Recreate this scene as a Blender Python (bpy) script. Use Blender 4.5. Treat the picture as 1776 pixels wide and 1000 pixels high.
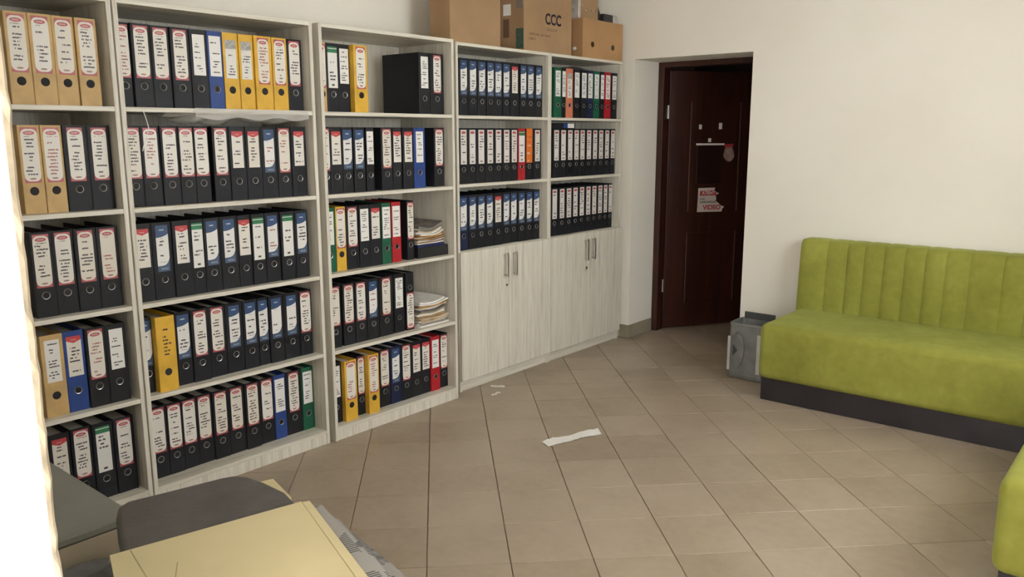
import bpy, bmesh, math, random
from mathutils import Vector, Matrix
random.seed(7)
SC = bpy.context.scene
for o in list(bpy.data.objects): bpy.data.objects.remove(o)
COL = SC.collection
W, H = 1776, 1000

# ------------------------------------------------------------------ camera
F, YAW, PITCH, ROLL = 1420.9, 0.6951, 0.1863, -0.0013
CAM = Vector((3.1915, -1.5016, 1.52))
fw = Vector((-math.sin(YAW)*math.cos(PITCH), math.cos(YAW)*math.cos(PITCH), -math.sin(PITCH)))
r0 = Vector((math.cos(YAW), math.sin(YAW), 0)); u0 = r0.cross(fw)
rt = r0*math.cos(ROLL)+u0*math.sin(ROLL); up = u0*math.cos(ROLL)-r0*math.sin(ROLL)
cd = bpy.data.cameras.new('camera'); cam = bpy.data.objects.new('camera', cd); COL.objects.link(cam)
cam.matrix_world = Matrix(((rt.x, up.x, -fw.x, CAM.x), (rt.y, up.y, -fw.y, CAM.y), (rt.z, up.z, -fw.z, CAM.z), (0, 0, 0, 1)))
cd.sensor_fit = 'HORIZONTAL'; cd.sensor_width = 36; cd.lens = F/W*36; cd.clip_start = .02
SC.camera = cam
# ------------------------------------------------------------------ light
world = bpy.data.worlds.new('sky'); SC.world = world; world.use_nodes = True
bg = world.node_tree.nodes['Background']
bg.inputs[0].default_value = (1.0, .97, .92, 1); bg.inputs[1].default_value = 2.2
sd = bpy.data.lights.new('sun', 'SUN'); sd.energy = 4.5; sd.angle = .01; sd.color = (1, .95, .86)
sun = bpy.data.objects.new('sun', sd); COL.objects.link(sun)
sun.rotation_euler = Vector((-.80, .16, -.95)).to_track_quat('-Z', 'Y').to_euler()
ad = bpy.data.lights.new('doorway_daylight', 'AREA'); ad.shape = 'RECTANGLE'; ad.size = 1.5; ad.size_y = 2.3; ad.energy = 68
ad.color = (1, .95, .865)
area = bpy.data.objects.new('doorway_daylight', ad); COL.objects.link(area)
area.location = (2.85, -1.75, 1.3); area.rotation_euler = Vector((-.12, 1, -.05)).to_track_quat('-Z', 'Y').to_euler()
wl = bpy.data.lights.new('window_daylight', 'AREA'); wl.shape = 'RECTANGLE'; wl.size = 1.5; wl.size_y = 1.2; wl.energy = 60; wl.color = (.95, .98, 1)
wlo = bpy.data.objects.new('window_daylight', wl); COL.objects.link(wlo)
wlo.location = (3.85, 1.55, 1.75); wlo.rotation_euler = Vector((-1, 0, -.18)).to_track_quat('-Z', 'Y').to_euler()
vs = SC.view_settings; vs.view_transform = 'Standard'; vs.look = 'None'; vs.gamma = 1; vs.use_curve_mapping = False
vs.exposure = -0.2

# ------------------------------------------------------------------ pixel helpers (a pixel gives a direction)
def ray(x, y): return (fw + rt*((x-W/2)/F) - up*((y-H/2)/F))
def on_x(x, y, X): d = ray(x, y); return CAM + d*((X-CAM.x)/d.x)
def on_y(x, y, Y): d = ray(x, y); return CAM + d*((Y-CAM.y)/d.y)
def on_z(x, y, Z=0.): d = ray(x, y); return CAM + d*((Z-CAM.z)/d.z)

# ------------------------------------------------------------------ mesh helpers
class MB:
    def __init__(s): s.v = []; s.f = []; s.m = []; s.smooth = []
    def box(s, a, b, mi=0):
        (x0, y0, z0), (x1, y1, z1) = a, b; n = len(s.v)
        s.v += [(x0,y0,z0),(x1,y0,z0),(x1,y1,z0),(x0,y1,z0),(x0,y0,z1),(x1,y0,z1),(x1,y1,z1),(x0,y1,z1)]
        for q in ((0,3,2,1),(4,5,6,7),(0,1,5,4),(1,2,6,5),(2,3,7,6),(3,0,4,7)):
            s.f.append(tuple(n+i for i in q)); s.m.append(mi)
        return s
    def poly(s, pts, mi=0): n = len(s.v); s.v += [tuple(p) for p in pts]; s.f.append(tuple(range(n, n+len(pts)))); s.m.append(mi); return s
    def prism(s, pts, axis, a, b, mi=0):
        """2D outline extruded along an axis ('x','y','z') between a and b"""
        def P(p, t): return {'x': (t, p[0], p[1]), 'y': (p[0], t, p[1]), 'z': (p[0], p[1], t)}[axis]
        n = len(s.v); k = len(pts)
        s.v += [P(p, a) for p in pts]+[P(p, b) for p in pts]
        s.f.append(tuple(range(n+k-1, n-1, -1))); s.f.append(tuple(range(n+k, n+2*k))); s.m += [mi, mi]
        for i in range(k): s.f.append((n+i, n+(i+1) % k, n+k+(i+1) % k, n+k+i)); s.m.append(mi)
        return s
    def cyl(s, c, r, a, b, axis='x', n=16, mi=0):
        return s.prism([(c[0]+r*math.cos(2*math.pi*i/n), c[1]+r*math.sin(2*math.pi*i/n)) for i in range(n)], axis, a, b, mi)
    def tube(s, pts, r, n=8, mi=0):
        base = len(s.v); pts = [Vector(p) for p in pts]
        for i, p in enumerate(pts):
            d = (pts[min(i+1, len(pts)-1)]-pts[max(i-1, 0)]).normalized()
            a = d.orthogonal().normalized() if i == 0 else (prev - d*prev.dot(d)).normalized()
            prev = a; b = d.cross(a)
            s.v += [tuple(p+a*(r*math.cos(2*math.pi*j/n))+b*(r*math.sin(2*math.pi*j/n))) for j in range(n)]
        for i in range(len(pts)-1):
            for j in range(n):
                s.f.append((base+i*n+j, base+i*n+(j+1) % n, base+(i+1)*n+(j+1) % n, base+(i+1)*n+j)); s.m.append(mi)
        s.f.append(tuple(base+n-1-j for j in range(n))); s.f.append(tuple(base+(len(pts)-1)*n+j for j in range(n))); s.m += [mi, mi]
        return s
    def torus(s, c, R, r, n=20, k=6, mi=0):     # ring in the yz plane
        base = len(s.v)
        for i in range(n):
            t = 2*math.pi*i/n
            for j in range(k):
                q = 2*math.pi*j/k; rr = R+r*math.cos(q)
                s.v.append((c[0]+r*math.sin(q), c[1]+rr*math.cos(t), c[2]+rr*math.sin(t)))
        for i in range(n):
            for j in range(k):
                s.f.append((base+i*k+j, base+((i+1) % n)*k+j, base+((i+1) % n)*k+(j+1) % k, base+i*k+(j+1) % k)); s.m.append(mi)
        return s
    def grid(s, fn, nu, nv, mi=0):
        n = len(s.v)
        for i in range(nu+1):
            for j in range(nv+1): s.v.append(tuple(fn(i/nu, j/nv)))
        for i in range(nu):
            for j in range(nv):
                a = n+i*(nv+1)+j; s.f.append((a, a+nv+1, a+nv+2, a+1)); s.m.append(mi)
        return s
    def mesh(s, name, mats, bevel=0, seg=2, smooth=False, weld=False):
        me = bpy.data.meshes.new(name); me.from_pydata(s.v, [], s.f); me.update()
        for m in (mats if isinstance(mats, (list, tuple)) else [mats]): me.materials.append(m)
        for p, mi in zip(me.polygons, s.m): p.material_index = mi
        bm = bmesh.new(); bm.from_mesh(me)
        if weld: bmesh.ops.remove_doubles(bm, verts=bm.verts, dist=1e-5)
        bmesh.ops.recalc_face_normals(bm, faces=bm.faces)
        if bevel:
            es = [e for e in bm.edges if len(e.link_faces) == 2 and e.calc_face_angle(0) > .5]
            bmesh.ops.bevel(bm, geom=es, offset=bevel, segments=seg, profile=.5, affect='EDGES', clamp_overlap=True)
        if smooth:
            for f in bm.faces: f.smooth = True
            for e in bm.edges:
                if len(e.link_faces) == 2 and e.calc_face_angle(0) > .7: e.smooth = False
        bm.to_mesh(me); bm.free()
        return me
    def build(s, name, mats, parent=None, loc=None, **k): return link(name, s.mesh(name, mats, **k), parent, loc)

def link(name, data, parent=None, loc=None):
    o = bpy.data.objects.new(name, data); COL.objects.link(o)
    if parent: o.parent = parent
    if loc is not None: o.location = loc
    return o
def tag(o, label=None, cat=None, group=None, kind=None):
    if label: o['label'] = label
    if cat: o['category'] = cat
    if group: o['group'] = group
    if kind: o['kind'] = kind
    return o
def thing(name, loc, label, cat, group=None, rz=0):
    o = link(name, None, None, loc); o.rotation_euler = (0, 0, rz); o.empty_display_size = .05
    return tag(o, label, cat, group)
def text(body, size, mat, name, parent, M, bold=0., xscale=1.):
    cu = bpy.data.curves.new('print', 'FONT'); cu.body = body; cu.size = size; cu.align_x = 'CENTER'; cu.align_y = 'CENTER'; cu.offset = bold
    tmp = bpy.data.objects.new('print', cu); COL.objects.link(tmp); bpy.context.view_layer.update()
    me = bpy.data.meshes.new_from_object(tmp.evaluated_get(bpy.context.evaluated_depsgraph_get())); me.name = name
    bpy.data.objects.remove(tmp); bpy.data.curves.remove(cu)
    me.transform(Matrix.Diagonal((xscale, 1, 1, 1))); me.transform(M); me.materials.clear(); me.materials.append(mat)
    return link(name, me, parent)

# ------------------------------------------------------------------ material helpers
class NT:
    def __init__(s, name):
        s.mat = bpy.data.materials.new(name); s.mat.use_nodes = True; s.t = s.mat.node_tree; s.n = s.t.nodes
        s.b = s.n['Principled BSDF']
    def put(s, sock, v):
        if isinstance(v, bpy.types.NodeSocket): s.t.links.new(v, sock)
        elif isinstance(v, (tuple, list)): sock.default_value = tuple(v)+((1,) if len(v) == 3 and len(sock.default_value) == 4 else ())
        else: sock.default_value = v
    def m(s, op, a, b=0., c=0.):
        n = s.n.new('ShaderNodeMath'); n.operation = op; s.put(n.inputs[0], a); s.put(n.inputs[1], b); s.put(n.inputs[2], c); return n.outputs[0]
    def vec(s, x=0., y=0., z=0.):
        n = s.n.new('ShaderNodeCombineXYZ'); s.put(n.inputs[0], x); s.put(n.inputs[1], y); s.put(n.inputs[2], z); return n.outputs[0]
    def mix(s, f, a, b):
        n = s.n.new('ShaderNodeMix'); n.data_type = 'RGBA'; s.put(n.inputs[0], f); s.put(n.inputs[6], a); s.put(n.inputs[7], b); return n.outputs[2]
    def coord(s, which='Object'): return s.n.new('ShaderNodeTexCoord').outputs[which]
    def xyz(s, v): n = s.n.new('ShaderNodeSeparateXYZ'); s.put(n.inputs[0], v); return n.outputs
    def scale(s, v, sc):
        n = s.n.new('ShaderNodeMapping'); s.put(n.inputs[0], v); n.inputs['Scale'].default_value = sc; return n.outputs[0]
    def noise(s, v, scale=5., detail=3., rough=.5):
        n = s.n.new('ShaderNodeTexNoise'); s.put(n.inputs['Vector'], v); n.inputs['Scale'].default_value = scale
        n.inputs['Detail'].default_value = detail; n.inputs['Roughness'].default_value = rough; return n.outputs['Fac']
    def white(s, v): n = s.n.new('ShaderNodeTexWhiteNoise'); n.noise_dimensions = '3D'; s.put(n.inputs['Vector'], v); return n.outputs['Value']
    def rnd(s): return s.n.new('ShaderNodeObjectInfo').outputs['Random']
    def ramp(s, f, stops):
        n = s.n.new('ShaderNodeValToRGB'); s.put(n.inputs[0], f); e = n.color_ramp.elements
        while len(e) < len(stops): e.new(.5)
        for el, (p, c) in zip(e, stops): el.position = p; el.color = tuple(c)+(1,)
        return n.outputs[0]
    def step(s, a, lo, hi):
        n = s.n.new('ShaderNodeMapRange'); n.interpolation_type = 'SMOOTHSTEP'; s.put(n.inputs[0], a); n.inputs[1].default_value = lo; n.inputs[2].default_value = hi; return n.outputs[0]
    def bump(s, h, strength=.2, dist=.01):
        n = s.n.new('ShaderNodeBump'); s.put(n.inputs['Height'], h); n.inputs['Strength'].default_value = strength; n.inputs['Distance'].default_value = dist
        s.t.links.new(n.outputs[0], s.b.inputs['Normal'])
    def done(s, col=None, rough=.5, metal=0., spec=.5, **k):
        if col is not None: s.put(s.b.inputs['Base Color'], col)
        s.put(s.b.inputs['Roughness'], rough); s.put(s.b.inputs['Metallic'], metal); s.put(s.b.inputs['Specular IOR Level'], spec)
        for n_, v in k.items(): s.put(s.b.inputs[n_.replace('_', ' ')], v)
        return s.mat
def mottled(name, col, amt=.15, scale=8, rough=.6, bump=0., **k):
    t = NT(name); f = t.noise(t.coord(), scale, 4)
    c = t.ramp(f, [(.3, [x*(1-amt) for x in col]), (.7, [min(1, x*(1+amt)) for x in col])])
    if bump: t.bump(t.noise(t.coord(), scale*8, 3), bump, .004)
    return t.done(c, rough, **k)
M = {}
def wood(name, sc):
    t = NT(name); c = t.coord()
    f = t.noise(t.scale(c, sc), 1., 5, .65); g = t.noise(t.scale(c, [x*4 for x in sc]), 1., 3, .6)
    k = t.m('ADD', t.m('MULTIPLY', f, .65), t.m('MULTIPLY', g, .35))
    col = t.ramp(k, [(.30, (.46, .42, .34)), (.45, (.645, .61, .525)), (.6, (.73, .70, .615)), (.8, (.79, .76, .685))])
    return t.done(col, .45)
M['wood_v'] = wood('bleached_wood_upright', (38, 38, 1.3))
M['wood_h'] = wood('bleached_wood_level', (20, 1.3, 38))
def wallmat():
    t = NT('painted_plaster'); c = t.coord(); f = t.noise(c, 1.3, 4)
    col = t.ramp(f, [(.3, (.80, .76, .675)), (.7, (.86, .825, .75))])
    t.bump(t.noise(c, 60, 3), .06, .004)
    return t.done(col, .8)
M['wall'] = wallmat()
M['ceiling'] = mottled('ceiling_paint', (.86, .84, .80), .02, 2, .9)
def tilemat():
    t = NT('floor_tile'); c = t.coord('Object'); g = t.n.new('ShaderNodeNewGeometry').outputs['Position']
    r = t.rnd(); f = t.noise(g, 2.2, 5, .6); h = t.noise(g, 26, 3)
    k = t.m('ADD', t.m('ADD', t.m('MULTIPLY', f, .55), t.m('MULTIPLY', h, .2)), t.m('MULTIPLY', r, .16))
    col = t.ramp(k, [(.25, (.30, .235, .168)), (.5, (.385, .312, .232)), (.75, (.445, .37, .285))])
    ro = t.step(t.noise(g, 5, 4), .2, .8)
    return t.done(col, t.m('ADD', t.m('MULTIPLY', ro, .16), .27), spec=.45)
M['tile'] = tilemat()
M['grout'] = mottled('grout', (.20, .155, .11), .2, 20, .9)
M['plinth'] = mottled('skirting_tile', (.30, .27, .20), .12, 6, .4)
def velvet():
    t = NT('green_velvet'); c = t.coord(); f = t.noise(c, 3.2, 5, .65); h = t.noise(c, 24, 3)
    k = t.m('ADD', t.m('MULTIPLY', f, .75), t.m('MULTIPLY', h, .25))
    col = t.ramp(k, [(.3, (.205, .203, .034)), (.5, (.262, .264, .048)), (.75, (.35, .36, .075))])
    t.bump(h, .12, .01)
    return t.done(col, .85, spec=.2, Sheen_Weight=.25, Sheen_Roughness=.5, Sheen_Tint=(.75, .85, .3))
M['velvet'] = velvet()
M['base'] = mottled('dark_laminate', (.022, .018, .022), .3, 6, .32)
M['steel'] = mottled('brushed_steel', (.55, .54, .52), .05, 40, .35, metal=1.)
M['chrome'] = mottled('ring_metal', (.42, .42, .42), .05, 40, .28, metal=1.)
M['hole'] = mottled('dark_hole', (.012, .012, .014), .2, 40, .8)
M['paper'] = mottled('paper_block', (.62, .59, .53), .08, 90, .9)
M['paper_w'] = mottled('white_paper', (.82, .80, .76), .05, 30, .8)
M['paper_g'] = mottled('grey_paper', (.50, .48, .45), .2, 30, .85)
M['card'] = mottled('brown_cardboard', (.36, .225, .12), .09, 5, .85)
M['card2'] = mottled('orange_cardboard', (.44, .25, .115), .09, 5, .85)
M['ink'] = mottled('black_print', (.02, .016, .02), .1, 30, .7)
M['red_print'] = mottled('red_print', (.42, .03, .035), .1, 30, .6)
M['tape'] = mottled('grey_tape', (.22, .19, .17), .1, 10, .4)
M['greensticker'] = mottled('green_sticker', (.06, .115, .085), .35, 60, .6)
M['black_plastic'] = mottled('black_plastic', (.016, .016, .02), .2, 20, .4)
BC = {'K': ('black', (.0125, .0135, .018)), 'T': ('tan', (.56, .375, .155)), 'Y': ('yellow', (.70, .415, .045)), 'B': ('blue', (.018, .055, .24)),
      'G': ('green', (.008, .10, .05)), 'R': ('red', (.42, .012, .02)), 'N': ('navy', (.012, .018, .055)), 'O': ('salmon', (.62, .20, .11))}
for k_, (n_, c_) in BC.items(): M['bind'+k_] = mottled('binder_'+n_, c_, .14, 14, .5, bump=.05, spec=.28 if k_ in 'KN' else .4)

def inkmask(t, u, v, rows=15., lo=.1, hi=.76, dens=.30, sh=0.):
    """handwriting: broken strokes in rows, different on every object"""
    r = t.m('ADD', t.m('MULTIPLY', t.rnd(), 97.), sh); y = t.m('MULTIPLY', v, rows)
    row = t.m('FLOOR', y); fr = t.m('SUBTRACT', t.m('FRACT', y), .5)
    pres = t.m('GREATER_THAN', t.white(t.vec(row, r, 1.3)), dens)
    end = t.m('ADD', t.m('MULTIPLY', t.white(t.vec(row, r, 8.1)), .4), .52)
    beg = t.m('ADD', t.m('MULTIPLY', t.white(t.vec(row, r, 5.7)), .22), .1)
    wob = t.m('MULTIPLY', t.m('SUBTRACT', t.noise(t.vec(t.m('MULTIPLY', u, 16.), t.m('ADD', row, r), 0.), 1., 2), .5), .55)
    stroke = t.m('LESS_THAN', t.m('ABSOLUTE', t.m('ADD', fr, wob)), .21)
    br = t.m('GREATER_THAN', t.noise(t.vec(t.m('MULTIPLY', u, 8.), t.m('MULTIPLY', row, 3.1), r), 1., 4), .42)
    k = t.m('MULTIPLY', t.m('MULTIPLY', pres, stroke), br)
    k = t.m('MULTIPLY', k, t.m('MULTIPLY', t.m('LESS_THAN', u, end), t.m('GREATER_THAN', u, beg)))
    return t.m('MULTIPLY', k, t.m('MULTIPLY', t.m('GREATER_THAN', v, lo), t.m('LESS_THAN', v, hi)))
def ell(t, u, v, cu, cv, a, b):
    x = t.m('DIVIDE', t.m('SUBTRACT', u, cu), a); y = t.m('DIVIDE', t.m('SUBTRACT', v, cv), b)
    return t.m('LESS_THAN', t.m('ADD', t.m('MULTIPLY', x, x), t.m('MULTIPLY', y, y)), 1.)
def labelmat(kind):
    t = NT('binder_label_'+kind); uvs = t.xyz(t.coord('UV')); u, v = uvs[0], uvs[1]
    paper = t.mix(t.white(t.vec(t.rnd(), 3., 1.)), (.70, .65, .565), (.74, .71, .665))
    ink = t.mix(t.m('GREATER_THAN', t.white(t.vec(t.rnd(), 9., 4.)), .86), (.05, .05, .06), (.36, .13, .11))
    col = paper
    red = (.43, .085, .095)
    def letters(col, cv, h, c, cu=.5, w=.2):
        k = t.m('MULTIPLY', t.m('LESS_THAN', t.m('ABSOLUTE', t.m('SUBTRACT', u, cu)), w), t.m('LESS_THAN', t.m('ABSOLUTE', t.m('SUBTRACT', v, cv)), h))
        k = t.m('MULTIPLY', k, t.m('GREATER_THAN', t.m('FRACT', t.m('MULTIPLY', u, 12.)), .38))
        return t.mix(k, col, c)
    if kind == 'r':
        col = t.mix(inkmask(t, u, v, 16, .13, .84), col, ink)
        x = t.m('MULTIPLY', t.m('ABSOLUTE', t.m('SUBTRACT', u, .5)), .056); y = t.m('MULTIPLY', t.m('ABSOLUTE', t.m('SUBTRACT', v, .5)), .198)
        dx = t.m('MAXIMUM', t.m('SUBTRACT', x, .0275-.019), 0.); dy = t.m('MAXIMUM', t.m('SUBTRACT', y, .0935-.019), 0.)
        out = t.m('GREATER_THAN', t.m('ADD', t.m('MULTIPLY', dx, dx), t.m('MULTIPLY', dy, dy)), .019**2)
        col = t.mix(t.m('MULTIPLY', out, t.m('GREATER_THAN', t.m('ABSOLUTE', t.m('SUBTRACT', v, .5)), .35)), col, red)
        col = t.mix(ell(t, u, v, .5, .90, .34, .036), col, red); col = letters(col, .90, .010, (.75, .6, .55))
        col = t.mix(ell(t, u, v, .5, .075, .2, .016), col, (.30, .16, .15))
    elif kind == 'p':
        col = t.mix(.35, col, (.62, .58, .60)); col = t.mix(inkmask(t, u, v, 13, .13, .84, .5), col, ink)
        col = t.mix(ell(t, u, v, .5, .92, .36, .04), col, red); col = t.mix(ell(t, u, v, .5, .07, .22, .025), col, (.25, .16, .16))
    elif kind == 's':
        col = t.mix(inkmask(t, u, v, 12, .08, .80, .35), col, (.04, .04, .05))
        tri = t.m('GREATER_THAN', v, t.m('ADD', .83, t.m('MULTIPLY', t.m('ABSOLUTE', t.m('SUBTRACT', u, .5)), .13)))
        col = t.mix(tri, col, (.50, .05, .055)); col = letters(col, .91, .010, (.72, .45, .42))
    elif kind == 'b':
        col = t.mix(inkmask(t, u, v, 13, .2, .72, .35), (.74, .73, .71), ink)
        uu = t.m('POWER', u, 2.5)
        hd = t.m('GREATER_THAN', v, t.m('SUBTRACT', t.m('ADD', .755, t.m('MULTIPLY', uu, .07)), .015))
        blue = t.mix(t.step(v, .1, .9), (.06, .095, .17), (.03, .07, .175))
        ft = t.m('LESS_THAN', v, t.m('ADD', .125, t.m('MULTIPLY', t.m('POWER', u, 5.), .16)))
        col = t.mix(t.m('MAXIMUM', hd, ft), col, blue); col = letters(col, .90, .014, (.6, .66, .75)); col = letters(col, .06, .02, (.28, .34, .46), .55, .3)
    elif kind == 'g':
        col = t.mix(inkmask(t, u, v, 12, .16, .80, .45), (.74, .73, .70), ink)
        col = t.mix(t.m('GREATER_THAN', v, .855), col, (.025, .18, .075)); col = t.mix(t.m('LESS_THAN', t.m('ABSOLUTE', t.m('SUBTRACT', v, .955)), .008), col, (.7, .75, .7))
        k = t.m('MULTIPLY', t.m('LESS_THAN', t.m('ABSOLUTE', t.m('SUBTRACT', u, .5)), .14), t.m('LESS_THAN', t.m('ABSOLUTE', t.m('SUBTRACT', v, .075)), .022))
        col = t.mix(k, col, (.04, .04, .04))
    elif kind == 'w':
        col = t.mix(inkmask(t, u, v, 15, .06, .94, .32), (.77, .76, .73), (.06, .06, .07))
    elif kind == 'y':
        gr = t.ramp(t.noise(t.vec(t.m('MULTIPLY', u, 5.), t.m('MULTIPLY', v, 14.), t.rnd()), 1., 3), [(.3, (.22, .22, .21)), (.7, (.48, .47, .44))])
        col = t.mix(inkmask(t, u, v, 14, .04, .74, .3), (.72, .71, .67), (.07, .07, .08)); col = t.mix(t.m('GREATER_THAN', v, .77), col, gr)
    elif kind == 'n':
        col = t.mix(inkmask(t, u, v, 8, .02, .98, .15), BC['Y'][1], (.04, .03, .03))
    elif kind == 'o':
        col = t.mix(inkmask(t, u, v, 9, .05, .55, .2), (.72, .17, .02), (.7, .55, .5)); col = t.mix(inkmask(t, u, v, 14, .6, .95, .35, 5.), col, (.35, .08, .03))
    return t.done(col, .42)
for k_ in 'rpsbgwyno': M['lab'+k_] = labelmat(k_)

# ================================================================== structure
XB, XR, YF, YW, ZC = -.42, 3.57, -1.115, 3.696, 2.85      # back wall, far side wall, front wall face, door wall face, ceiling
OX0, OX1, OZ = -.0, .885, 2.04                            # brown door opening
def struct(o): o['kind'] = 'structure'; return o
fl = struct(MB().box((XB-.2, -2.6, -.12), (XR+.2, 5.6, -.006)).build('floor', M['grout']))
# diagonal tiles, each a piece of its own
TS, A0, B0, J = .302, 1.435, .003, .0034
full = None; s2 = math.sqrt(.5)
def clip(poly, ax, lim, keep_less):
    out = []
    for i in range(len(poly)):
        p, q = poly[i], poly[(i+1) % len(poly)]
        ip = (p[ax] <= lim) == keep_less or p[ax] == lim; iq = (q[ax] <= lim) == keep_less or q[ax] == lim
        if ip: out.append(p)
        if ip != iq:
            tt = (lim-p[ax])/(q[ax]-p[ax]); out.append((p[0]+tt*(q[0]-p[0]), p[1]+tt*(q[1]-p[1])))
    return out
hs = TS/2-J/2
for i in range(-14, 16):
    for j in range(-16, 14):
        a, b = A0+(i+.5)*TS, B0+(j+.5)*TS
        cx, cy = (a+b)*s2, (a-b)*s2
        cor = [((a+da+b+db)*s2, (a+da-b-db)*s2) for da, db in ((-hs, -hs), (-hs, hs), (hs, hs), (hs, -hs))]
        if max(p[0] for p in cor) < -.06 or min(p[0] for p in cor) > 2.95 or max(p[1] for p in cor) < -.75 or min(p[1] for p in cor) > 4.9: continue
        if min(p[1] for p in cor) > 3.70 and (cx > 1.05 or cx < -.3): continue
        if cy < 1.0 and cx > 2.2+.4*cy: continue
        pol = cor
        for ax, lim, kl in ((0, -.40, False), (0, XR-.01, True), (1, 5.3, True)): pol = clip(pol, ax, lim, kl)
        if len(pol) < 3: continue
        if pol == cor or len(pol) == 4 and all(abs(p[0]-q[0])+abs(p[1]-q[1]) < 1e-6 for p, q in zip(pol, cor)):
            if full is None:
                mb = MB(); mb.prism([(p[0]-cx, p[1]-cy) for p in cor], 'z', -.006, 0); full = mb.mesh('tile', M['tile'], bevel=.0012, seg=1)
            link('tile', full, fl, (cx, cy, 0))
        else:
            MB().prism([(p[0]-cx, p[1]-cy) for p in pol], 'z', -.006, 0).build('tile', M['tile'], fl, (cx, cy, 0))
# walls
struct(MB().box((XB-.2, -1.36, 0), (XB, 5.6, ZC)).build('wall_back', M['wall']))
wd = MB()
wd.box((XB, YW, 0), (OX0, YW+.36, ZC)).box((OX1, YW, 0), (XR, YW+.36, ZC)).box((OX0, YW, OZ), (OX1, YW+.36, ZC))
struct(wd.build('wall_door', M['wall']))
WY0, WY1, WZ0, WZ1 = .75, 2.35, 1.15, 2.4
struct(MB().box((XR, -1.36, 0), (XR+.2, WY0, ZC)).box((XR, WY1, 0), (XR+.2, 5.6, ZC)).box((XR, WY0, 0), (XR+.2, WY1, WZ0)).box((XR, WY0, WZ1), (XR+.2, WY1, ZC)).build('wall_side', M['wall']))
wn = struct(link('window_1', None, None, (XR+.06, WY0, WZ0)))
M['pvc'] = mottled('white_pvc', (.8, .8, .78), .02, 10, .3)
ww_, wh_ = WY1-WY0, WZ1-WZ0
for a, b in (((0, .001, .001), (.06, ww_-.001, .05)), ((0, .001, wh_-.05), (.06, ww_-.001, wh_-.001)), ((0, .001, .05), (.06, .05, wh_-.05)), ((0, ww_-.05, .05), (.06, ww_-.001, wh_-.05)), ((0, ww_/2-.03, .05), (.06, ww_/2+.03, wh_-.05))):
    MB().box(a, b).build('window_frame', M['pvc'], wn, bevel=.003)
_g = NT('clear_glass'); _g.done((1, 1, 1), 0., Transmission_Weight=1., IOR=1.01, spec=.1); M['glass'] = _g.mat
for a, b in ((.05, ww_/2-.03), (ww_/2+.03, ww_-.05)): MB().box((.028, a, .05), (.032, b, wh_-.05)).build('window_pane', M['glass'], wn)
JX = 2.10                                                  # edge of the entrance opening
wf = MB()
def jamb(u, v):                                            # chipped plaster arris of the opening
    z = v*2.45; n = .0015*math.sin(z*17)+.0015*math.sin(z*41+1)+.002*math.sin(z*93+2)+.0015*math.sin(z*171)
    return z, n
prof = []
for k in range(121):
    z, n = jamb(0, k/120); prof.append((z, n))
n0 = len(wf.v)
for z, n in prof:
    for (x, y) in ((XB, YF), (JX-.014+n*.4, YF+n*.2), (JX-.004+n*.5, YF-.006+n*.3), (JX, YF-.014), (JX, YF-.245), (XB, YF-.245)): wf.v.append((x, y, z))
for k in range(120):
    for j in range(6):
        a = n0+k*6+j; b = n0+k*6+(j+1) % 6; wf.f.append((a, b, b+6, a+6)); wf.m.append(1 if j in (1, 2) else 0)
wf.f.append(tuple(n0+5-j for j in range(6))); wf.f.append(tuple(n0+720+j for j in range(6))); wf.m += [0, 0]
wf.box((XB, YF-.245, 2.45), (XR, YF, ZC)); wf.box((3.5, YF-.245, 0), (XR, YF, 2.45))
struct(wf.build('wall_front', [M['wall'], mottled('beige_arris', (.56, .48, .36), .25, 30, .9)]))  # second material: darker beige strip along the jamb arris
struct(MB().box((XB-.2, -1.36, ZC), (XR+.2, 5.6, ZC+.15)).build('ceiling', M['ceiling']))
struct(MB().box((XB, 5.4, 0), (XR, 5.6, ZC)).build('wall_corridor', mottled('corridor_painted_dim', (.10, .07, .055), .1, 3, .7)))  # dimness of the corridor is put into the wall's dark brown colour
struct(MB().box((-2.5, -5, -.3), (8, -2.6, -.02)).build('ground_street', M['plinth']))
# skirting round the pillar by the cabinet and inside the door reveal
struct(MB().box((-.075, YW-.009, .001), (.0, YW, .10)).box((.0, YW-.009, .001), (.009, YW+.33, .10)).build('baseboard_pillar', M['plinth'], bevel=.002))

# ---------------- brown door, ajar, with its frame
def doormat():
    t = NT('mahogany_veneer'); c = t.coord(); f = t.noise(t.scale(c, (22, 22, 1.2)), 1., 5, .6)
    return t.done(t.ramp(f, [(.3, (.020, .006, .004)), (.55, (.040, .0105, .006)), (.75, (.058, .016, .008))]), .38)
M['door'] = doormat()
M['groove'] = mottled('worn_groove', (.10, .058, .046), .2, 20, .5)
YD = YW+.335
fr = struct(link('door_1', None, None, (OX0, YD, 0)))
MB().box((.001, .0, 0), (.05, .09, 2.0)).build('door_frame', M['door'], fr, bevel=.003)
MB().box((OX1-.05, .0, 0), (OX1-.001, .09, 2.0)).build('door_frame', M['door'], fr, bevel=.003)
MB().box((.001, .0, 2.0), (OX1-.001, .09, OZ-.001)).build('door_frame', M['door'], fr, bevel=.003)
lf = link('door_leaf', None, fr, (.055, .088, 0)); ANG = math.atan2(.573, .372); lf.rotation_euler = (0, 0, ANG)
DW = .88
def sub(mb, name, mat, **k): return mb.build(name, mat, lf, **k)
leaf = MB().box((0, 0, .012), (DW, .04, 1.985)).build('leaf_panel', M['door'], lf, bevel=.003)
for gx, z0, z1 in ((.185, .92, 1.76), (.615, .92, 1.76), (.185, .20, .76), (.615, .20, .76)):
    MB().box((gx-.004, -.004, z0), (gx+.004, .003, z1)).build('panel_moulding', M['groove'], lf, bevel=.001)
for x0, z0, x1, z1 in ((.185, .2, .615, .208), (.185, .752, .615, .76)):
    MB().box((x0, -.003, z0), (x1, .003, z1)).build('panel_moulding', M['door'], lf, bevel=.001)
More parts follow.
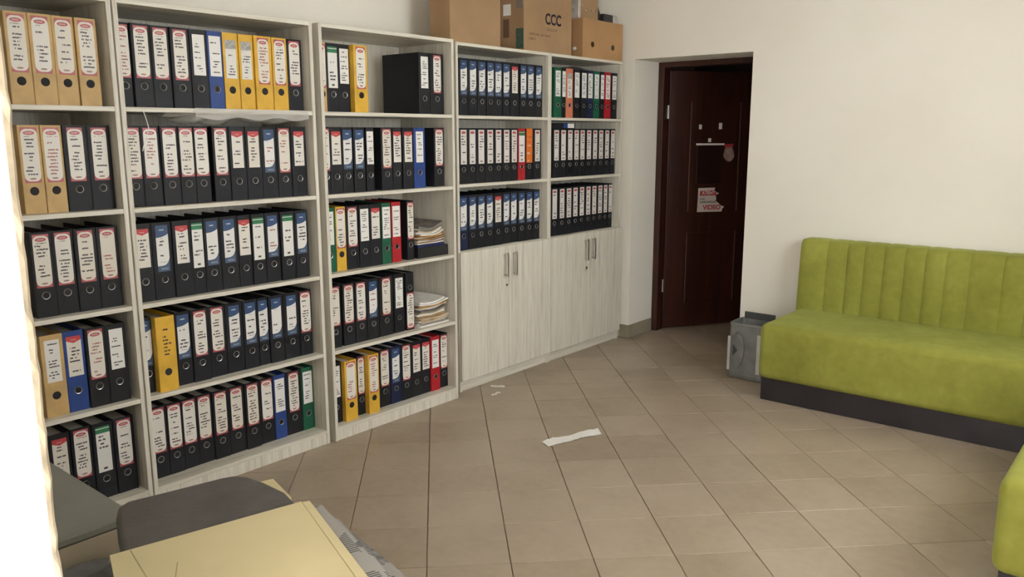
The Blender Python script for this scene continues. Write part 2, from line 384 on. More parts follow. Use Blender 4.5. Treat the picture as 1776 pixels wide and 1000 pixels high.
# ------------- mapping from photo to the plane of the leaf
LO = Vector((OX0+.055, YD+.088, 0)); LD = Vector((math.cos(ANG), math.sin(ANG), 0)); LN = Vector((math.sin(ANG), -math.cos(ANG), 0))
def on_leaf(x, y):
    d = ray(x, y); t = (LO-CAM).dot(LN)/d.dot(LN); p = CAM+d*t-LO; return p.dot(LD), p.z
def leaf_box(x0, y0, x1, y1, mat, name, t=.004, off=0.):
    a, b = on_leaf(x0, y1), on_leaf(x1, y0)
    return MB().box((a[0], -t-off, a[1]), (b[0], -off, b[1])).build(name, mat, lf)
M['darkplate'] = mottled('dark_plate', (.02, .008, .007), .2, 10, .3)
a, b = on_leaf(1207, 318), on_leaf(1252, 252)
pl = MB().box((a[0], -.005, a[1]), (b[0], 0, b[1])).build('letter_plate', M['darkplate'], lf, bevel=.001)
leaf_box(1207.5, 251.5, 1256, 248.5, M['paper_w'], 'tape_strip')
for x, y, w_, h_ in ((1214.5, 220, 2.2, 4), (1249.5, 218.5, 2.4, 5.5), (1230.5, 243, 2.3, 3.3)):
    leaf_box(x-w_, y+h_, x+w_, y-h_, M['paper_w'], 'tape_scrap')
def leaf_poly(pts, mat, name, y):
    q = [on_leaf(*p) for p in pts]; return MB().prism([(p[0], p[1]) for p in q], 'y', -y, -y+.0012).build(name, mat, lf)
M['oldsticker'] = mottled('torn_sticker', (.32, .22, .19), .35, 25, .7)
leaf_poly([(1255+9*math.cos(a_)*(1+.12*math.sin(3*a_))+9, 266+14*math.sin(a_)) for a_ in [i*math.pi/9 for i in range(18)]], M['oldsticker'], 'torn_sticker', .002)
leaf_poly([(1257, 250), (1272, 249), (1271, 254), (1257, 256)], M['red_print'], 'torn_sticker', .0035)
M['signpaper'] = mottled('sign_paper', (.62, .55, .52), .06, 15, .6)
leaf_poly([(1211, 326), (1240, 325), (1239, 330), (1243, 333), (1247, 335), (1241, 338), (1242, 344), (1241, 348), (1246, 352), (1250, 356), (1255.5, 358), (1252, 362), (1251.5, 366.5), (1208.5, 367.5), (1210, 345)], M['signpaper'], 'warning_sign', .002)
leaf_poly([(1214.5, 331), (1240, 330), (1242, 334), (1241.5, 338.5), (1213.5, 339)], M['red_print'], 'sign_band', .0028)
def leaf_text(body, x0, x1, y, hpx, mat, bold=0.):
    a, b = on_leaf(x0, y), on_leaf(x1, y); size = .1
    Mx = Matrix.Translation((0, 0, 0))
    o = text(body, size, mat, 'sign_lettering', lf, Matrix.Identity(4), bold)
    me = o.data; xs = [v.co.x for v in me.vertices]; ys = [v.co.y for v in me.vertices]
    sx = (b[0]-a[0])/(max(xs)-min(xs)); h = abs(on_leaf(x0, y+hpx/2)[1]-on_leaf(x0, y-hpx/2)[1]); sy = h/(max(ys)-min(ys))
    for v in me.vertices: v.co = Vector((a[0]+(v.co.x-min(xs))*sx, -.0034, a[1]+(v.co.y-(max(ys)+min(ys))/2)*sy))
    return o
leaf_text('ATENT', 1217, 1240, 334.5, 5.5, M['paper_w'], .002)
leaf_text('ZONA', 1213.5, 1222, 345, 3, M['ink'], .002)
leaf_text('SUPRAVEGHE', 1213.5, 1241, 350.5, 3.4, M['ink'], .002)
leaf_text('VIDEO', 1218, 1249, 359.5, 8.5, M['red_print'], .003)
sc_ = [on_leaf(1224+i*4.2, 388+14*math.sin(.35+i*.28)*.9) for i in range(9)]
for z in (1.68, .35):
    MB().cyl((-.012, -.004), .008, z-.05, z+.05, 'z', 10).build('hinge', M['steel'], lf)
MB().tube([(DW-.06, -.01, 1.02), (DW-.06, -.045, 1.02), (DW-.17, -.045, 1.02)], .009).build('handle', M['steel'], lf)

# ================================================================== shelving
T = .018
ZS = [1.6242, 1.2353, .8502, .4651, .0705]; ZT = 2.0226
def bookcase(name, xf, y0, w, label):
    d = xf-XB-.004
    e = thing(name, (xf, y0, 0), label, 'bookcase', 'bleached wood shelving along the wall')
    for yy in (0, w-T): MB().box((-d, yy, 0), (0, yy+T, ZT)).build('side_panel', M['wood_v'], e, bevel=.001, seg=1)
    MB().box((-d, T, ZT-T), (0, w-T, ZT)).build('top_panel', M['wood_h'], e, bevel=.001, seg=1)
    for z in ZS: MB().box((-d+.006, T, z-T), (-.001, w-T, z)).build('shelf', M['wood_h'], e, bevel=.001, seg=1)
    MB().box((-.022, T, 0), (-.004, w-T, ZS[4]-T)).build('plinth_board', M['wood_v'], e, bevel=.001, seg=1)
    MB().box((-d, T, .0), (-d+.006, w-T, ZT-T)).build('back_panel', M['wood_v'], e)
    return e
UN = {'A': (-.007, -.906, .903), 'B': (0., 0., .9032), 'C': (.0065, .9334, .8941), 'D': (-.0576, 1.9096, .864), 'E': (-.0576, 2.7746, .864)}
bookcase('bookcase', *UN['A'], 'tall bleached wood bookcase partly hidden behind the white wall edge')
bookcase('bookcase', *UN['B'], 'tall bleached wood bookcase, the fullest, with eleven binders on every shelf')
bookcase('bookcase', *UN['C'], 'tall bleached wood bookcase holding loose paper piles beside its binders')
ZK = .8483
def cabinet(u, label):
    xf, y0, w = UN[u]; d = xf-XB-.004
    e = thing('shelf_cabinet', (xf, y0, 0), label, 'cabinet', 'bleached wood cabinets with doors')
    for yy in (0, w-T): MB().box((-d, yy, 0), (-.0 if True else 0, yy+T, ZT)).build('side_panel', M['wood_v'], e, bevel=.001, seg=1)
    MB().box((-d, T, ZT-T), (0, w-T, ZT)).build('top_panel', M['wood_h'], e, bevel=.001, seg=1)
    for z in (ZS[0], ZS[1]): MB().box((-d+.006, T, z-T), (-.001, w-T, z)).build('shelf', M['wood_h'], e, bevel=.001, seg=1)
    MB().box((-d+.006, T, ZK-T), (.0, w-T, ZK)).build('shelf', M['wood_h'], e, bevel=.001, seg=1)
    MB().box((-.03, T, 0), (-.012, w-T, .066)).build('plinth_board', M['wood_h'], e, bevel=.001, seg=1)
    MB().box((-d, T, .0), (-d+.006, w-T, ZT-T)).build('back_panel', M['wood_v'], e)
    for s in (0, 1):
        ya, yb = (.0015, w/2-.0015) if s == 0 else (w/2+.0015, w-.0015)
        dr = MB().box((.001, ya, .07), (.019, yb, ZK-.004)).build('door', M['wood_v'], e, bevel=.001, seg=1)
        hy = w/2-.042 if s == 0 else w/2+.042
        z0, z1 = .655, .805
        hb = MB().tube([(.019, hy, z0+.012), (.045, hy, z0+.012)], .005, 8).tube([(.019, hy, z1-.012), (.045, hy, z1-.012)], .005, 8)
        hb.box((.043, hy-.008, z0), (.051, hy+.008, z1)).build('handle', M['steel'], dr, bevel=.0015, seg=1)
        if s == 0:
            MB().cyl((hy+.022, .60), .009, .019, .022, 'x', 14).build('lock', M['steel'], dr)
            MB().cyl((hy+.022, .60), .0055, .022, .0225, 'x', 12).build('keyhole', M['hole'], dr)
    return e
cabinet('D', 'bleached wood shelf cabinet with double doors beside the paper-pile bookcase')
cabinet('E', 'bleached wood shelf cabinet with double doors beside the brown door')

# ================================================================== binders
BH, BD = .318, .285
_cache = {}
def binder_parts(wq, color, lab, narrow):
    key = (wq, color, lab, narrow)
    if key in _cache: return _cache[key]
    w = wq/1000.
    mb = MB().box((-BD, -w/2, 0), (-.003, -w/2+.0026, BH)).box((-BD, w/2-.0026, 0), (-.003, w/2, BH))
    # spine: slightly crowned outline
    mb.prism([(-.004, -w/2), (-.0012, -w/2), (.0, -w/2+.003), (.0, w/2-.003), (-.0012, w/2), (-.004, w/2)], 'z', 0, BH)
    cover = mb.mesh('cover', M['bind'+color])
    pages = MB().box((-BD+.012, -w/2+.004, .010), (-.02, w/2-.004, .300)).mesh('pages', M['paper'])
    rz = .082
    if color in 'YT':
        ring = MB().cyl((0, rz), .0155, -.001, .0006, 'x', 18).mesh('finger_hole', M['hole']); rim = None
    else:
        ring = MB().torus((.0006, 0, rz), .0135, .0016, 18, 5).mesh('finger_ring', M['chrome'], smooth=True)
        rim = MB().cyl((0, rz), .012, -.001, .0004, 'x', 16).mesh('finger_hole', M['hole'])
    lw, z0, z1 = {'r': (.056, .112, .310), 'p': (.050, .112, .308), 's': (.054, .140, .297), 'b': (.052, .115, .305), 'g': (.055, .112, .302), 'w': (.053, .135, .298),
                  'y': (.050, .130, .288), 'n': (.058, .15, .27), 'o': (.060, .105, .322-.004)}[lab]
    lw = min(lw, w*.86)
    m = MB(); m.v = [(.0007, -lw/2, z0), (.0007, lw/2, z0), (.0007, lw/2, z1), (.0007, -lw/2, z1)]; m.f = [(0, 1, 2, 3)]; m.m = [0]
    label = m.mesh('spine_label', M['lab'+lab]); uv = label.uv_layers.new(name='UVMap')
    for p in label.polygons:
        for li in p.loop_indices:
            c = label.vertices[label.loops[li].vertex_index].co; uv.data[li].uv = ((c.y+lw/2)/lw, (c.z-z0)/(z1-z0))
    _cache[key] = (cover, pages, ring, rim, label); return _cache[key]
LABTXT = {'r': 'red-bordered label', 's': 'red-topped white label', 'b': 'blue-headed label', 'g': 'green-topped label', 'w': 'plain white label',
          'y': 'grey-headed label', 'n': 'handwritten spine', 'o': 'tall orange label', 'p': 'narrow pale label'}
UTXT = {'A': 'bookcase behind the white wall edge', 'B': 'fullest bookcase', 'C': 'paper-pile bookcase', 'D': 'doored cabinet beside the paper-pile bookcase', 'E': 'doored cabinet beside the brown door'}
USHORT = {'A': 'wall-edge bookcase', 'B': 'fullest bookcase', 'C': 'paper-pile bookcase', 'D': 'doored cabinet', 'E': 'doored cabinet'}
LAND = {'A': 'the fullest bookcase', 'B': 'the paper-pile bookcase', 'C': 'the doored cabinet', 'D': 'the paper-pile bookcase', 'E': 'the brown door'}
ORD = 'first second third fourth fifth sixth seventh eighth ninth tenth eleventh twelfth'.split()
RTXT = ['top', 'second', 'third', 'fourth', 'bottom']
def binder(loc, w, color, lab, label, group, rot=(0, 0, 0)):
    wq = int(round(w*500))*2
    e = thing('lever_arch_binder', loc, label, 'binder', group); e.rotation_euler = rot
    cover, pages, ring, rim, lb = binder_parts(wq, color, lab, wq < 55)
    link('cover', cover, e); link('pages', pages, e)
    if rim:
        h = link('finger_hole', rim, e); link('finger_ring', ring, e)
    else: link('finger_hole', ring, e)
    link('spine_label', lb, e)
    return e
# one row of binders: unit, shelf index, crop origin, crop scale, crop y, setback, then  left-right:colour:label[:flag]
C1, C2, C3 = ((0, 0), 2.631), ((0, 350), 2.564), ((0, 680), 3.125)
C4, C5, C6 = ((190, 0), 2.703), ((210, 340), 3.333), ((230, 600), 3.846)
C7, C8, C9 = ((540, 30), 3.226), ((550, 320), 4.167), ((560, 540), 4.167)
C10, C11 = ((780, 60), 5.), ((780, 200), 4.167)
ROWS = [
 ('A', 0, C1, 400, .05, '52-155:T:r 157-262:T:r 262-362:T:r 366-463:T:r'),
 ('A', 1, C1, 850, .05, '110-208:T:r 208-305:T:r 307-418:K:r 418-522:K:r'),
 ('A', 2, C2, 420, .05, '160-255:K:r 255-353:K:r 353-452:K:r 452-548:K:r'),
 ('A', 3, C2, 850, .04, '200-303:T:w 303-399:B:s 401-492:K:r 492-583:K:w'),
 ('A', 4, C3, 400, .06, '292-392:K:s 398-513:K:r 515-630:K:g 632-745:K:r'),
 ('B', 0, C4, 450, .045, '65-122:K:r 122-212:K:r 212-303:K:r 303-390:K:r 392-473:K:w 473-542:B:w 544-615:Y:y 617-688:Y:y 690-770:Y:r 772-840:Y:r 840-908:K:r'),
 ('B', 1, C4, 880, .045, '95-165:K:r 165-255:K:r 255-338:K:r 338-410:K:r 410-478:K:r 496-572:K:r 574-650:K:s 650-722:K:s 722-795:K:b 795-862:K:r 862-930:K:s'),
 ('B', 2, C5, 480, .04, '110-195:K:s 197-312:K:b 316-422:K:s 422-494:K:g 496-588:K:b 590-690:K:b 692-770:K:s 770-848:K:g 850-936:K:b 938-1018:K:g 1020-1095:K:b'),
 ('B', 3, C5, 850, .05, '135-203:K:b 205-318:Y:n 320-412:K:b 412-514:K:r 515-610:K:r 612-712:K:b 714-798:K:b 800-863:K:b 865-948:K:b 950-1037:K:b 1040-1110:K:r'),
 ('B', 4, C6, 660, .085, '150-240:K:r 242-343:K:r 343-442:K:r 442-552:K:r 552-657:K:r 657-770:K:r 770-868:K:r 868-962:K:r 962-1040:B:w 1042-1145:K:r 1147-1225:G:w'),
 ('C', 0, C7, 480, .045, '60-91:T:r 93-160:K:g 160-222:K:w 245-320:Y:r 605-668:K:w 670-742:K:r'),
 ('C', 1, C7, 880, .045, '88-112:K:r 112-178:K:s 180-241:K:b 242-305:K:b 312-355:K:w 395-458:K:r 460-514:K:s 516-575:K:s 577-640:B:w 690-745:K:r'),
 ('C', 2, C8, 500, .05, '100-140:G:w 143-215:Y:r 220-311:K:r 313-386:K:w 388-470:K:s 474-540:G:w 545-612:R:w 655-705:K:r'),
 ('C', 3, C9, 90, .05, '95-137:K:r 150-236:K:r 240-323:K:r 325-412:K:b 415-513:K:r 522-592:K:w 606-664:K:r:u'),
 ('C', 4, C9, 560, .06, '105-140:K:w 160-250:Y:r 252-330:K:r 332-410:Y:r 412-494:K:r 495-570:N:b 571-645:K:r 646-718:K:s 719-785:K:s 786-850:R:w 852-918:K:r'),
 ('D', 0, C10, 620, .03, '85-163:K:b 165-243:K:b 245-323:K:b 325-386:K:b 388-460:K:b 462-523:K:b 525-610:K:s 612-666:K:b 668-737:K:b 740-803:K:b'),
 ('D', 1, C11, 420, .03, '72-135:K:p 137-197:K:p 199-260:K:p 262-325:K:p 327-380:K:p 383-440:K:p 442-492:K:p 495-546:R:g 548-602:K:o 605-660:K:p'),
 ('D', 2, C11, 860, .035, '75-134:N:b 137-198:K:b 200-260:K:b 262-320:K:b 322-380:K:s 383-438:K:b 440-490:K:b 492-548:K:b 550-603:K:b 605-648:K:b'),
 ('E', 0, C10, 620, .03, '905-970:G:w 972-1006:K:w 1008-1068:O:y 1075-1135:K:w 1138-1190:K:w 1191-1243:N:w 1245-1302:G:w 1305-1340:K:w 1342-1396:R:w 1400-1450:K:w'),
 ('E', 1, C11, 380, .03, '745-795:K:p 797-843:K:p 845-892:K:p 894-934:K:p 936-980:K:p 982-1025:K:p 1027-1068:K:p 1070-1110:K:p 1112-1155:K:p 1157-1192:K:p'),
 ('E', 2, C11, 780, .035, '738-783:K:p 785-835:K:p 837-882:K:p 884-928:K:p 930-975:K:p 977-1020:K:p 1022-1060:K:p 1062-1105:K:p 1107-1141:K:p 1142-1170:K:p'),
]
for un, ri, (org, cs), cy_, sb, spec in ROWS:
    xf, y0, wu = UN[un]; z = (ZK if un in 'DE' else ZS[2]) if ri == 2 else ZS[ri]
    items = []
    for tok in spec.split():
        p = tok.split(':'); xl, xr = p[0].split('-')
        sbi = sb+random.uniform(-.006, .006)
        if un == 'B' and ri == 3 and p[1] == 'Y' or un == 'C' and p[1] == 'Y' and ri != 2: sbi = sb-.03
        Y0 = on_x(org[0]+float(xl)/cs, org[1]+cy_/cs, xf-sbi).y; Y1 = on_x(org[0]+float(xr)/cs, org[1]+cy_/cs, xf-sbi).y
        items.append([Y0, Y1, p[1], p[2], len(p) > 3, sbi])
    lo = y0+T+.001; nrow = 3 if un in 'DE' else 5
    for i, it in enumerate(items):
        if i == 0 and it[1]-it[0] < .074: it[0] = max(lo, it[1]-.076)
        it[0] = max(it[0], lo)
        it[1] = min(it[1], y0+wu-T-.001)
        if i+1 < len(items): it[1] = max(it[0]+.034, min(it[1], items[i+1][0]-.0004)) if items[i+1][0] > it[0]+.03 else it[0]+.034
        lo = it[1]+.0006
        w = it[1]-it[0]; w = math.floor(w*500)*2/1000.
        cn = BC[it[2]][0]; rowname = RTXT[ri] if not (nrow == 3 and ri == 2) else 'third'
        k = i if un == 'D' else len(items)-1-i
        lab = f"{cn} binder with {LABTXT[it[3]]}, {ORD[k]} from {LAND[un]}, {rowname} shelf, {USHORT[un]}"
        if it[4]: lab = f"black binder standing upside down, ring uppermost, beside the loose papers, fourth bookcase shelf"
        zz, rot = (z+.0004, (0, 0, 0)) if not it[4] else (z+BH+.0004, (math.pi, 0, 0))
        binder((xf-it[5], (it[0]+it[1])/2, zz), w, it[2], it[3], lab, f"binders on the {rowname} shelf, {UTXT[un]}", rot)

# ================================================================== green benches
def rbox(a, b, r, seg, name, mat, parent): return MB().box(a, b).build(name, mat, parent, bevel=r, seg=seg, smooth=True)
def channel(x0, x1, name, parent, yf=3.50, zt=.878, zb=.40, yb=3.688):
    """one upholstered channel of the backrest, bulging forward, rounded over at the top"""
    path = [(yf-.012, zb), (yf-.006, zb+.12), (yf+.004, zb+.28), (yf+.012, zt-.06), (yf+.020, zt-.025), (yf+.036, zt-.006), (yf+.06, zt), (yb-.02, zt), (yb, zt-.012), (yb, zb)]
    nu = 8
    def fn(u, v):
        k = min(int(round(v*9)), 9); y, z = path[k]
        g = 1-abs(2*u-1)**3.5
        bl = (1-g)*.011 if k < 6 else 0
        return (x0+(x1-x0)*u, y+bl, z-((1-g)*.0035 if 4 <= k <= 8 else 0))
    mb = MB().grid(fn, nu, 9)
    n = len(mb.v); a = [i for i in range(10)]; b = [nu*10+i for i in range(10)]
    mb.f += [tuple(reversed(a)), tuple(b)]; mb.m += [0, 0]
    mb.f.append(tuple([i*10 for i in range(nu+1)]+[i*10+9 for i in range(nu, -1, -1)])); mb.m.append(0)
    return mb.build(name, M['velvet'], parent, smooth=True)
so = thing('upholstered_bench', (1.345, 2.92, 0), 'green velvet bench with channelled backrest along the white wall beside the brown door', 'bench', 'green velvet benches')
def loc_(o, e): o.location = -Vector(e.location); return o
seat = rbox((1.347, 2.922, .128), (3.55, 3.52, .452), .042, 5, 'seat', M['velvet'], so); loc_(seat, so)
bs = MB().box((1.368, 2.945, .001), (3.53, 3.60, .132)).build('base', M['base'], so); loc_(bs, so)
xs = [1.338]+[on_y(px, 432+(px-1400)*.08, 3.50).x for px in (1433, 1468, 1498, 1532, 1568, 1604, 1640, 1683, 1741)]
while xs[-1] < 3.45: xs.append(xs[-1]+.115)
for a, b in zip(xs, xs[1:]): loc_(channel(a+.0005, b-.0005, 'back_channel', so), so)
so2 = thing('upholstered_bench', (2.82, 1.35, 0), 'green velvet bench set square to the wall bench, only its end corner showing', 'bench', 'green velvet benches')
seat2 = rbox((2.815, 1.345, .128), (3.40, 2.86, .452), .042, 5, 'seat', M['velvet'], so2); loc_(seat2, so2)
loc_(MB().box((2.84, 1.37, .001), (3.50, 2.84, .132)).build('base', M['base'], so2), so2)
for k in range(12):
    c = channel(0, .119, 'back_channel', so2, 0, .878, .40, .165); c.rotation_euler = (0, 0, -math.pi/2)
    c.location = Vector((3.39, 1.36+.12*(k+1), 0))-so2.location
# ================================================================== grey bin
M['bin'] = mottled('silver_plastic', (.22, .225, .225), .2, 12, .35, metal=.3)
M['bin_dark'] = mottled('dark_plastic', (.05, .053, .055), .2, 10, .5)
M['bin_pale'] = mottled('scuffed_plastic', (.50, .51, .51), .1, 10, .4)
bn = thing('waste_bin', (1.135, 3.34, 0), 'silver-grey plastic waste bin wedged beside the end of the green bench', 'bin')
def lofted(secs, n=6):
    mb = MB(); L = None; k = 4*n
    for (hx, hy, r, z) in secs:
        for q in range(4):
            cx = (hx-r)*(1 if q in (0, 3) else -1); cy = (hy-r)*(1 if q in (0, 1) else -1)
            for i in range(n):
                t = math.pi/2*(q+i/(n-1)); mb.v.append((cx+r*math.cos(t), cy+r*math.sin(t), z))
    for s_ in range(len(secs)-1):
        for i in range(k): mb.f.append((s_*k+i, s_*k+(i+1) % k, (s_+1)*k+(i+1) % k, (s_+1)*k+i)); mb.m.append(0)
    mb.f.append(tuple(range(k-1, -1, -1))); mb.m.append(0)
    return mb, k
mb, k_ = lofted([(.112, .102, .02, .004), (.118, .108, .025, .02), (.118, .108, .025, .03), (.113, .10, .025, .34), (.116, .103, .025, .342), (.116, .103, .025, .356), (.108, .095, .022, .356), (.105, .09, .02, .05)])
mb.f.append(tuple(7*k_+i for i in range(k_))); mb.m.append(0)
mb.build('body', M['bin'], bn, smooth=True)
MB().prism([(-.055+.05*math.cos(t)*(1 if math.cos(t) > 0 else .55), .185+.115*math.sin(t)) for t in [i*2*math.pi/28 for i in range(28)]], 'y', -.118, -.098).build('embossed_oval', M['bin'], bn, bevel=.006, seg=2, smooth=True)
MB().prism([(-.075, .15), (-.045, .185), (-.075, .22)], 'y', -.1205, -.117).build('arrow_mark', M['bin_dark'], bn)
MB().box((-.116, -.1105, .05), (-.098, -.1, .27)).build('edge_strip', M['bin_pale'], bn, bevel=.003)
MB().box((.075, -.1105, .05), (.10, -.1, .30)).build('edge_strip', M['bin_pale'], bn, bevel=.003)
mb2, k2 = lofted([(.106, .094, .022, .352), (.104, .092, .022, .352-.02)])
mb2.f.append(tuple(k2+i for i in range(k2))); mb2.m.append(0)
MB().box((-.10, .088, .352), (.104, .100, .395)).build('lid', M['bin_dark'], bn, bevel=.004)

# ================================================================== cartons on the cabinets
TOPZ = ZT+.0005
def carton(name, label, yl, yr, xf, xb, h, mat, tape=True):
    e = thing(name, (xf, (yl+yr)/2, TOPZ), label, 'box', 'cardboard boxes on top of the cabinets')
    w = yr-yl; d = xf-xb; t = .004
    MB().box((-d, -w/2, 0), (0, w/2, h)).build('carton_walls', mat, e, bevel=.003, seg=2)
    MB().box((-d/2, -w/2+.001, h), (-.001, w/2-.001, h+.003)).box((-d+.001, -w/2+.001, h), (-d/2-.002, w/2-.001, h+.003)).build('flap', mat, e)
    if tape: MB().box((-d/2-.03, -w/2-.0006, h-.07), (-d/2+.03, w/2+.0006, h+.0042)).build('tape', M['tape'], e)
    return e, w, d, h
XBX = -.075
yl, yr = on_x(781, 70, XBX).y, on_x(868, 79, XBX).y
carton('cardboard_box', 'plain brown cardboard box on the cabinet beside the paper-pile bookcase', yl, yr, XBX, on_y(746, 64, yl).x, .55, M['card'])
yl, yr = on_x(908.6, 83, XBX).y, on_x(991, 93, XBX).y
e, w, d, h = carton('cardboard_box', 'brown cardboard box printed CCC standing on top of the cabinets', yl, yr, XBX, -.40, .52, M['card'])
def on_front(o, M_, px0, px1, y, hpx, body, mat, bold, tilt=0):
    a, b = on_x(px0, y, XBX), on_x(px1, y, XBX); hh = (on_x(px0, y-hpx/2, XBX)-on_x(px0, y+hpx/2, XBX)).z
    t = text(body, .1, mat, 'printed_lettering', o, Matrix.Identity(4), bold); me = t.data
    xs_ = [v.co.x for v in me.vertices]; ys_ = [v.co.y for v in me.vertices]
    sx, sy = (b.y-a.y)/(max(xs_)-min(xs_)), hh/(max(ys_)-min(ys_))
    zc = on_x((px0+px1)/2, y, XBX).z
    for v in me.vertices: v.co = Vector((.0012, a.y+(v.co.x-min(xs_))*sx-o.location.y, zc+(v.co.y-(max(ys_)+min(ys_))/2)*sy-o.location.z))
    return t
on_front(e, None, 945.5, 973, 34.5, 20, 'CCC', M['ink'], .003)
M['faint_ink'] = mottled('faint_print', (.16, .09, .055), .1, 30, .8)
on_front(e, None, 948, 966, 52.5, 5, 'GROUP', M['faint_ink'], 0)
on_front(e, None, 917.5, 954, 60.5, 4, 'ART.NR. 22114-01', M['faint_ink'], .003)
on_front(e, None, 917, 929, 67, 4, 'CCM 37', M['faint_ink'], .003)
def on_side(px0, py0, px1, py1, mat, name):
    a, b = on_y(px0, py1, yl), on_y(px1, py0, yl); L = e.location
    MB().box((max(a.x, -.395)-L.x, -w/2-.0012, max(a.z-L.z, 0)), (min(b.x-L.x, -.002), -w/2, b.z-L.z)).build(name, mat, e)
on_side(873, 7, 886, 28, M['paper_w'], 'paper_label')
on_side(873, 33, 883, 66, M['faint_ink'], 'printed_panel')
on_side(895, 48, 908, 84, M['greensticker'], 'green_sticker')
on_side(895, -6, 907, 15, M['tape'], 'tape')
# orange-brown open box with two hand holes
yl, yr = on_x(1010, 96, XBX).y, min(on_x(1079, 102, XBX).y, 3.66); w = yr-yl; h = on_x(1010, 30, XBX).z-TOPZ
e = thing('cardboard_box', (XBX, (yl+yr)/2, TOPZ), 'orange-brown open cardboard box with two round holes, at the cabinet end by the door', 'box', 'cardboard boxes on top of the cabinets')
d = .30
t_ = .004
def sheet_holes(y0, y1, z0, z1, holes, x0, x1, name, mat, parent, n=14):
    """upright board with round holes, normal along x"""
    bm = bmesh.new(); loops = []
    pts = [(y0, z0), (y1, z0), (y1, z1), (y0, z1)]; vs_ = [bm.verts.new((x1, *p)) for p in pts]; es = [bm.edges.new((vs_[i], vs_[(i+1) % 4])) for i in range(4)]
    for (hy, hz, ra, rb) in holes:
        c = [bm.verts.new((x1, hy+ra*math.cos(2*math.pi*i/n), hz+rb*math.sin(2*math.pi*i/n))) for i in range(n)]
        es += [bm.edges.new((c[i], c[(i+1) % n])) for i in range(n)]
    bmesh.ops.triangle_fill(bm, edges=es, use_beauty=True, normal=(1, 0, 0))
    r = bmesh.ops.extrude_face_region(bm, geom=bm.faces[:]); bmesh.ops.translate(bm, verts=[g for g in r['geom'] if isinstance(g, bmesh.types.BMVert)], vec=(x0-x1, 0, 0))
    bmesh.ops.recalc_face_normals(bm, faces=bm.faces)
    me = bpy.data.meshes.new(name); bm.to_mesh(me); bm.free(); me.materials.append(mat); return link(name, me, parent)
hl = []
for px, py in ((1028, 77), (1063, 83)):
    q = on_x(px, py, XBX); hl.append((q.y-e.location.y, q.z-TOPZ, .022, .019))
sheet_holes(-w/2, w/2, 0, h, hl, -t_, 0, 'front_panel', M['card2'], e)
MB().box((-d, -w/2, 0), (-t_, -w/2+t_, h)).build('side_panel', M['card2'], e)
MB().box((-d, w/2-t_, 0), (-t_, w/2, h)).build('side_panel', M['card2'], e)
MB().box((-d, -w/2+t_, 0), (-d+t_, w/2-t_, h)).build('rear_panel', M['card2'], e)
MB().box((-d+t_, -w/2+t_, 0), (-t_, w/2-t_, t_)).build('bottom_panel', M['card2'], e)
MB().cyl((-.06, .06), .011, -w/2-.012, -w/2, 'y', 12).build('white_plug', M['paper_w'], e)
ybx = e.location.y; hb = h
# things stored in that open box
XT = XBX-.05; ta = max(on_x(1002, 20, XT).y, ybx-w/2+.006); tb = on_x(1037, 20, XT).y; tm = (ta+tb)/2; th = (tb-ta)/2
e = thing('cardboard_tray', (XT, tm, TOPZ+t_+.0005), 'pale cardboard tray with punched holes sticking up out of the open box', 'tray')
hz = [(on_x(px, py, XT).y-tm, on_x(px, py, XT).z-TOPZ, .008, .008) for px, py in ((1017.5, 19), (1025, 19.5), (1032.5, 20), (1011, 10))]
sheet_holes(-th, th, 0, hb+.30, hz, -.005, 0, 'front_panel', M['card'], e)
MB().box((-.08, -th, 0), (-.005, -th+.004, hb+.30)).build('side_panel', M['paper_g'], e)
MB().box((.0, -th, hb), (.0006, -th+.03, hb+.30)).build('silver_edge', M['paper_g'], e)
da, db = tb+.012, on_x(1070, 30, XT).y
e = thing('desk_organiser', (XT, da, TOPZ+t_+.0005), 'black desk organiser with silver end poking out of the open box', 'organiser')
dw = db-da; oz = on_x(1050, 24, XT).z-TOPZ-.005
MB().box((-.06, .06, hb-.07), (0, dw-.05, oz)).build('body', M['black_plastic'], e, bevel=.003)
MB().box((-.06, dw-.049, 0), (0, dw, oz)).build('silver_end', M['paper_g'], e, bevel=.003)
MB().prism([(.02, oz-.10), (.06, oz-.10), (.05, oz-.01), (.012, oz+.055), (.0, oz+.055)], 'x', -.03, -.02).build('prop', M['black_plastic'], e)
